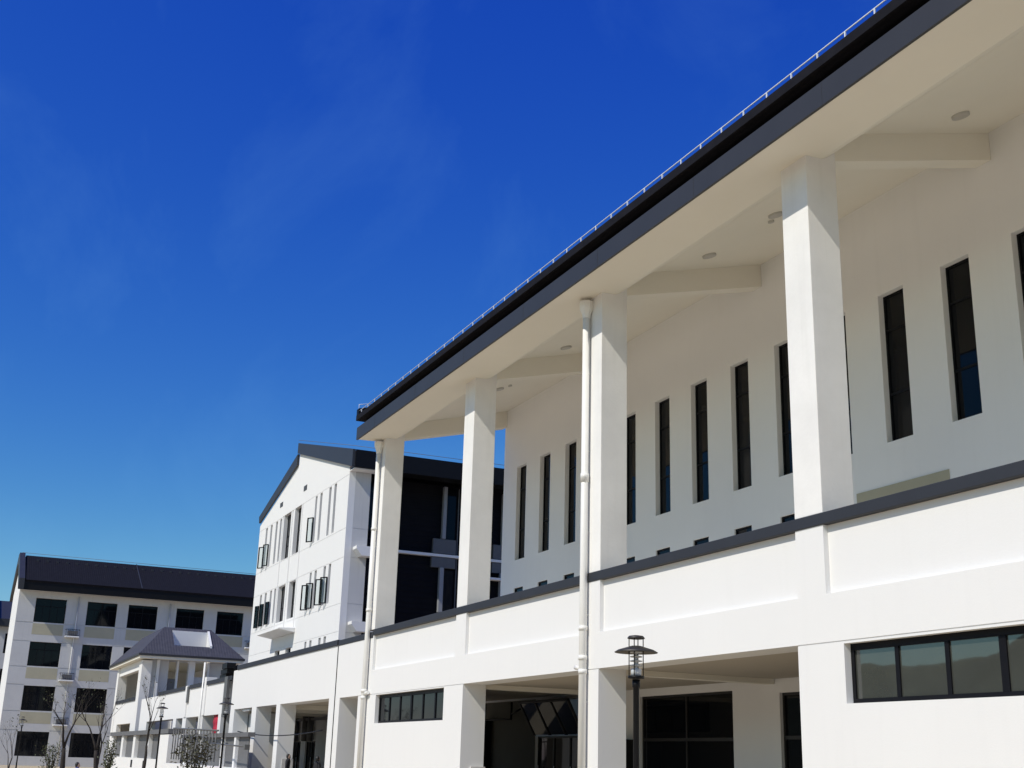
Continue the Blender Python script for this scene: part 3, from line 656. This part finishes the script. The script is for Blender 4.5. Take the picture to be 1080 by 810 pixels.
def tree(loc, label, h, seed, spread=1.0, fork=.5, leaves=60, leafm='leaf', name='bare_tree', tr=.085, lean=0, levels=5):
    rng = random.Random(seed)
    root = thing(name, label, 'tree', loc, None)
    o = ORG[root.name]
    tk = MB(); tw = MB(); tips = []
    def grow(p, d, ln, r, lv):
        pts = [p]; rad = [r]; q = p.copy(); dd = d.copy(); n = 4 if lv < 3 else 3
        for i in range(n):
            dd = (dd+Vector((rng.uniform(-1,1), rng.uniform(-1,1), rng.uniform(-.3,.6)))*.13).normalized()
            q = q+dd*ln/n; pts.append(q.copy()); rad.append(r*(1-.42*(i+1)/n))
        (tk if lv < 2 else tw).tube(pts, rad, 7 if lv < 2 else 4)
        if lv >= levels: tips.append((pts[-1], dd)); tips.append((pts[1], dd)); return
        for k in range(rng.choice((2, 3, 3))):
            a = rng.uniform(0, 6.283); sp = rng.uniform(.35, .8)*spread
            nd = (dd+Vector((math.cos(a), math.sin(a), .25))*sp).normalized()
            j = -1 if k < 2 else 2
            grow(pts[j], nd, ln*rng.uniform(.6, .8), rad[j]*rng.uniform(.6, .8), lv+1)
    grow(o.copy(), Vector((lean, 0, 1)).normalized(), h*fork, tr, 0)
    tk.build('trunk', 'bark', root)
    for i in range(leaves):
        p, d = rng.choice(tips); p = p+Vector([rng.uniform(-.12,.12) for _ in range(3)])
        a = Vector([rng.uniform(-1,1) for _ in range(3)]).normalized(); b = a.orthogonal().normalized(); s_ = rng.uniform(.03,.075)
        tw.add([p-a*s_, p+b*s_*.45, p+a*s_, p-b*s_*.45], [(0,1,2,3)])
    ob = tw.build('crown', 'twig', root, recalc=False)
    if leaves: ob.data.materials.append(M[leafm])
    if leaves:
        for pg in ob.data.polygons[-leaves:]: pg.material_index = 1
    return root
tree((-61.8, 5.5, 0), 'bare pruned young tree with forked dark trunk before the long grey block', 3.1, 8, .8, .52, 40, tr=.15)
tree((-57.9, 6.7, 0), 'bare tree leaning right with one long dark limb beside the screen wall', 3.0, 31, .6, .52, 40, tr=.13, lean=.10)
tree((-63.3, 9.3, 0), 'slim bare sapling with upright shoots in front of the pavilion corner', 3.7, 23, .35, .5, 30, tr=.10)
tree((-59.9, 3.1, 0), 'thin twiggy sapling at the bottom left corner of the view', 2.3, 5, .8, .5, 20, tr=.04)
def shrub(loc, label, h, w_, n, seed, lm, stems=9):
    rng = random.Random(seed); root = thing('shrub', label, 'shrub', loc); o = ORG[root.name]
    st = MB(); lf = MB()
    for i in range(stems):
        a = rng.uniform(0, 6.28); top = o+Vector((math.cos(a)*w_*rng.uniform(.1,.5), math.sin(a)*w_*rng.uniform(.1,.5), h*rng.uniform(.7,1)))
        m1 = o.lerp(top, .5)+Vector((rng.uniform(-.1,.1), rng.uniform(-.1,.1), .1))
        st.tube([o, m1, top], [.02,.014,.005], 5)
        for k in range(n//stems):
            t_ = rng.uniform(.25,1); p = (o.lerp(m1, t_*2) if t_ < .5 else m1.lerp(top, t_*2-1))+Vector([rng.gauss(0,.13*w_) for _ in range(2)]+[rng.gauss(0,.1)])
            a_ = Vector((rng.uniform(-1,1), rng.uniform(-1,1), rng.uniform(-.2,1))).normalized(); b_ = a_.orthogonal().normalized(); s_ = rng.uniform(.04,.09)
            lf.add([p-a_*s_, p+b_*s_*.4, p+a_*s_, p-b_*s_*.4], [(0,1,2,3)])
    st.build('stems', 'twig', root); lf.build('foliage', lm, root, recalc=False); return root
shrub((-45.2, 8.4, 0), 'sparse bronze-leaved tall shrub in front of the stair railing', 2.45, 1.5, 700, 4, 'leaf_red', 14)
shrub((-56.0, 6.9, 0), 'small dark green shrub at the foot of the leaning bare tree', 2.0, .8, 420, 9, 'leaf', 10)
shrub((-66.5, 5.4, 0), 'low dark green shrub beside the pruned tree before the grey block', 1.9, 1.2, 420, 19, 'leaf', 10)

def person(loc, rotz, label, cloth, h=1.68, hairm='hair'):
    root = thing('person', label, 'person', loc); s_ = h/1.7
    V = [(0,0,.95),(0,.01,1.12),(0,.01,1.32),(0,0,1.45),(0,-.01,1.53),(0,-.02,1.61),      # 0-5 pelvis..head
         (.17,.01,1.39),(.22,.02,1.12),(.21,-.05,.88),(-.17,.01,1.39),(-.22,.02,1.12),(-.20,-.08,.90),
         (.09,0,.88),(.10,-.01,.50),(.10,.02,.10),(.10,-.12,.04),(-.09,0,.88),(-.10,-.01,.50),(-.11,.03,.10),(-.11,-.11,.04)]
    E_ = [(0,1),(1,2),(2,3),(3,4),(4,5),(3,6),(6,7),(7,8),(3,9),(9,10),(10,11),(0,12),(12,13),(13,14),(14,15),(0,16),(16,17),(17,18),(18,19)]
    RD = [.14,.13,.15,.09,.055,.085,.065,.048,.034,.065,.048,.034,.09,.065,.045,.035,.09,.065,.045,.035]
    me = bpy.data.meshes.new('body'); me.from_pydata([tuple(c_*s_ for c_ in v) for v in V], E_, []); me.update()
    b = bpy.data.objects.new('body', me); col.objects.link(b); b.parent = root; me.materials.append(M[cloth])
    sk_ = b.modifiers.new('skin', 'SKIN'); b.modifiers.new('sub', 'SUBSURF').levels = 2; b.modifiers['sub'].render_levels = 2
    if not me.skin_vertices: me.attributes
    for i, sv in enumerate(me.skin_vertices[0].data):
        sv.radius = (RD[i]*s_*(1.25 if i in (1,2) else 1), RD[i]*s_*(.8 if i in (0,1,2) else 1)); sv.use_root = (i == 0)
    root.rotation_euler.z = rotz
    hd = MB(); hd.lathe([(.02,1.47),(.06,1.5),(.078,1.56),(.075,1.62),(.05,1.68),(.015,1.70)], (0,-.025,0), 14); hd.lathe([(.008,1.55),(.014,1.565),(.006,1.59)], (0,-.105,0), 8)
    for v in range(len(hd.v)): hd.v[v] = tuple(c_*s_ for c_ in hd.v[v])
    h1 = hd.build('face', 'skin', None, origin=(0,0,0)); h1.parent = root; 
    ha = MB(); ha.lathe([(.05,1.50),(.074,1.54),(.086,1.60),(.086,1.64),(.074,1.685),(.045,1.713),(.01,1.722)], (0,.012,0), 16)
    for v in range(len(ha.v)): ha.v[v] = tuple(c_*s_ for c_ in ha.v[v])
    h2 = ha.build('hair' if hairm == 'hair' else 'cap', hairm, None, origin=(0,0,0)); h2.parent = root
    return root
person((-51.2, 13.3, .12), R(150), 'dark-clothed person standing next to a column plinth in the arcade, left of the other', 'cloth_dark', 1.5)
person((-48.6, 13.8, .12), R(200), 'dark-clothed person standing in the widest arcade opening near its right pier', 'cloth_dark', 1.44)
person((-39.9, 4.0, 0), R(170), 'dark-haired person in violet-blue top at the very bottom edge below the bare trees', 'cloth_blue', 1.20)

cb_ = MB(); pts = []
for i in range(41):
    t_ = i/40; x = -59.0+t_*(14.2); pts.append((x, 12.82, 2.58-.0075*i*.3+ -.26*4*t_*(1-t_)*.75))
cb_.tube(pts, .022, 6)
tag(cb_.build('cable', 'dark', origin=(-52,12.82,2.4)), 'thin black cable sagging across the arcade openings', 'cable')
bn = thing('red_banner', 'narrow red vertical banner hanging in a gallery opening behind the lamp', 'banner', (-65.66, 13.12, 0))
q = MB(); nb = 12; vs = []
for i in range(nb+1):
    for s_ in (0, 1): vs.append((-66.37+1.44*s_, 13.12+.02*math.sin(i*1.1+s_), 3.47-0.97*i/nb))
q.add(vs, [(2*i, 2*i+1, 2*i+3, 2*i+2) for i in range(nb)], True); 
o = q.build('cloth', 'red', bn, recalc=False); sm = o.modifiers.new('solid', 'SOLIDIFY'); sm.thickness = .01
rd = MB(); rd.tube([(-66.47,13.12,3.48),(-64.84,13.12,3.48)], .02, 6); rd.build('rod', 'grey_metal', bn)
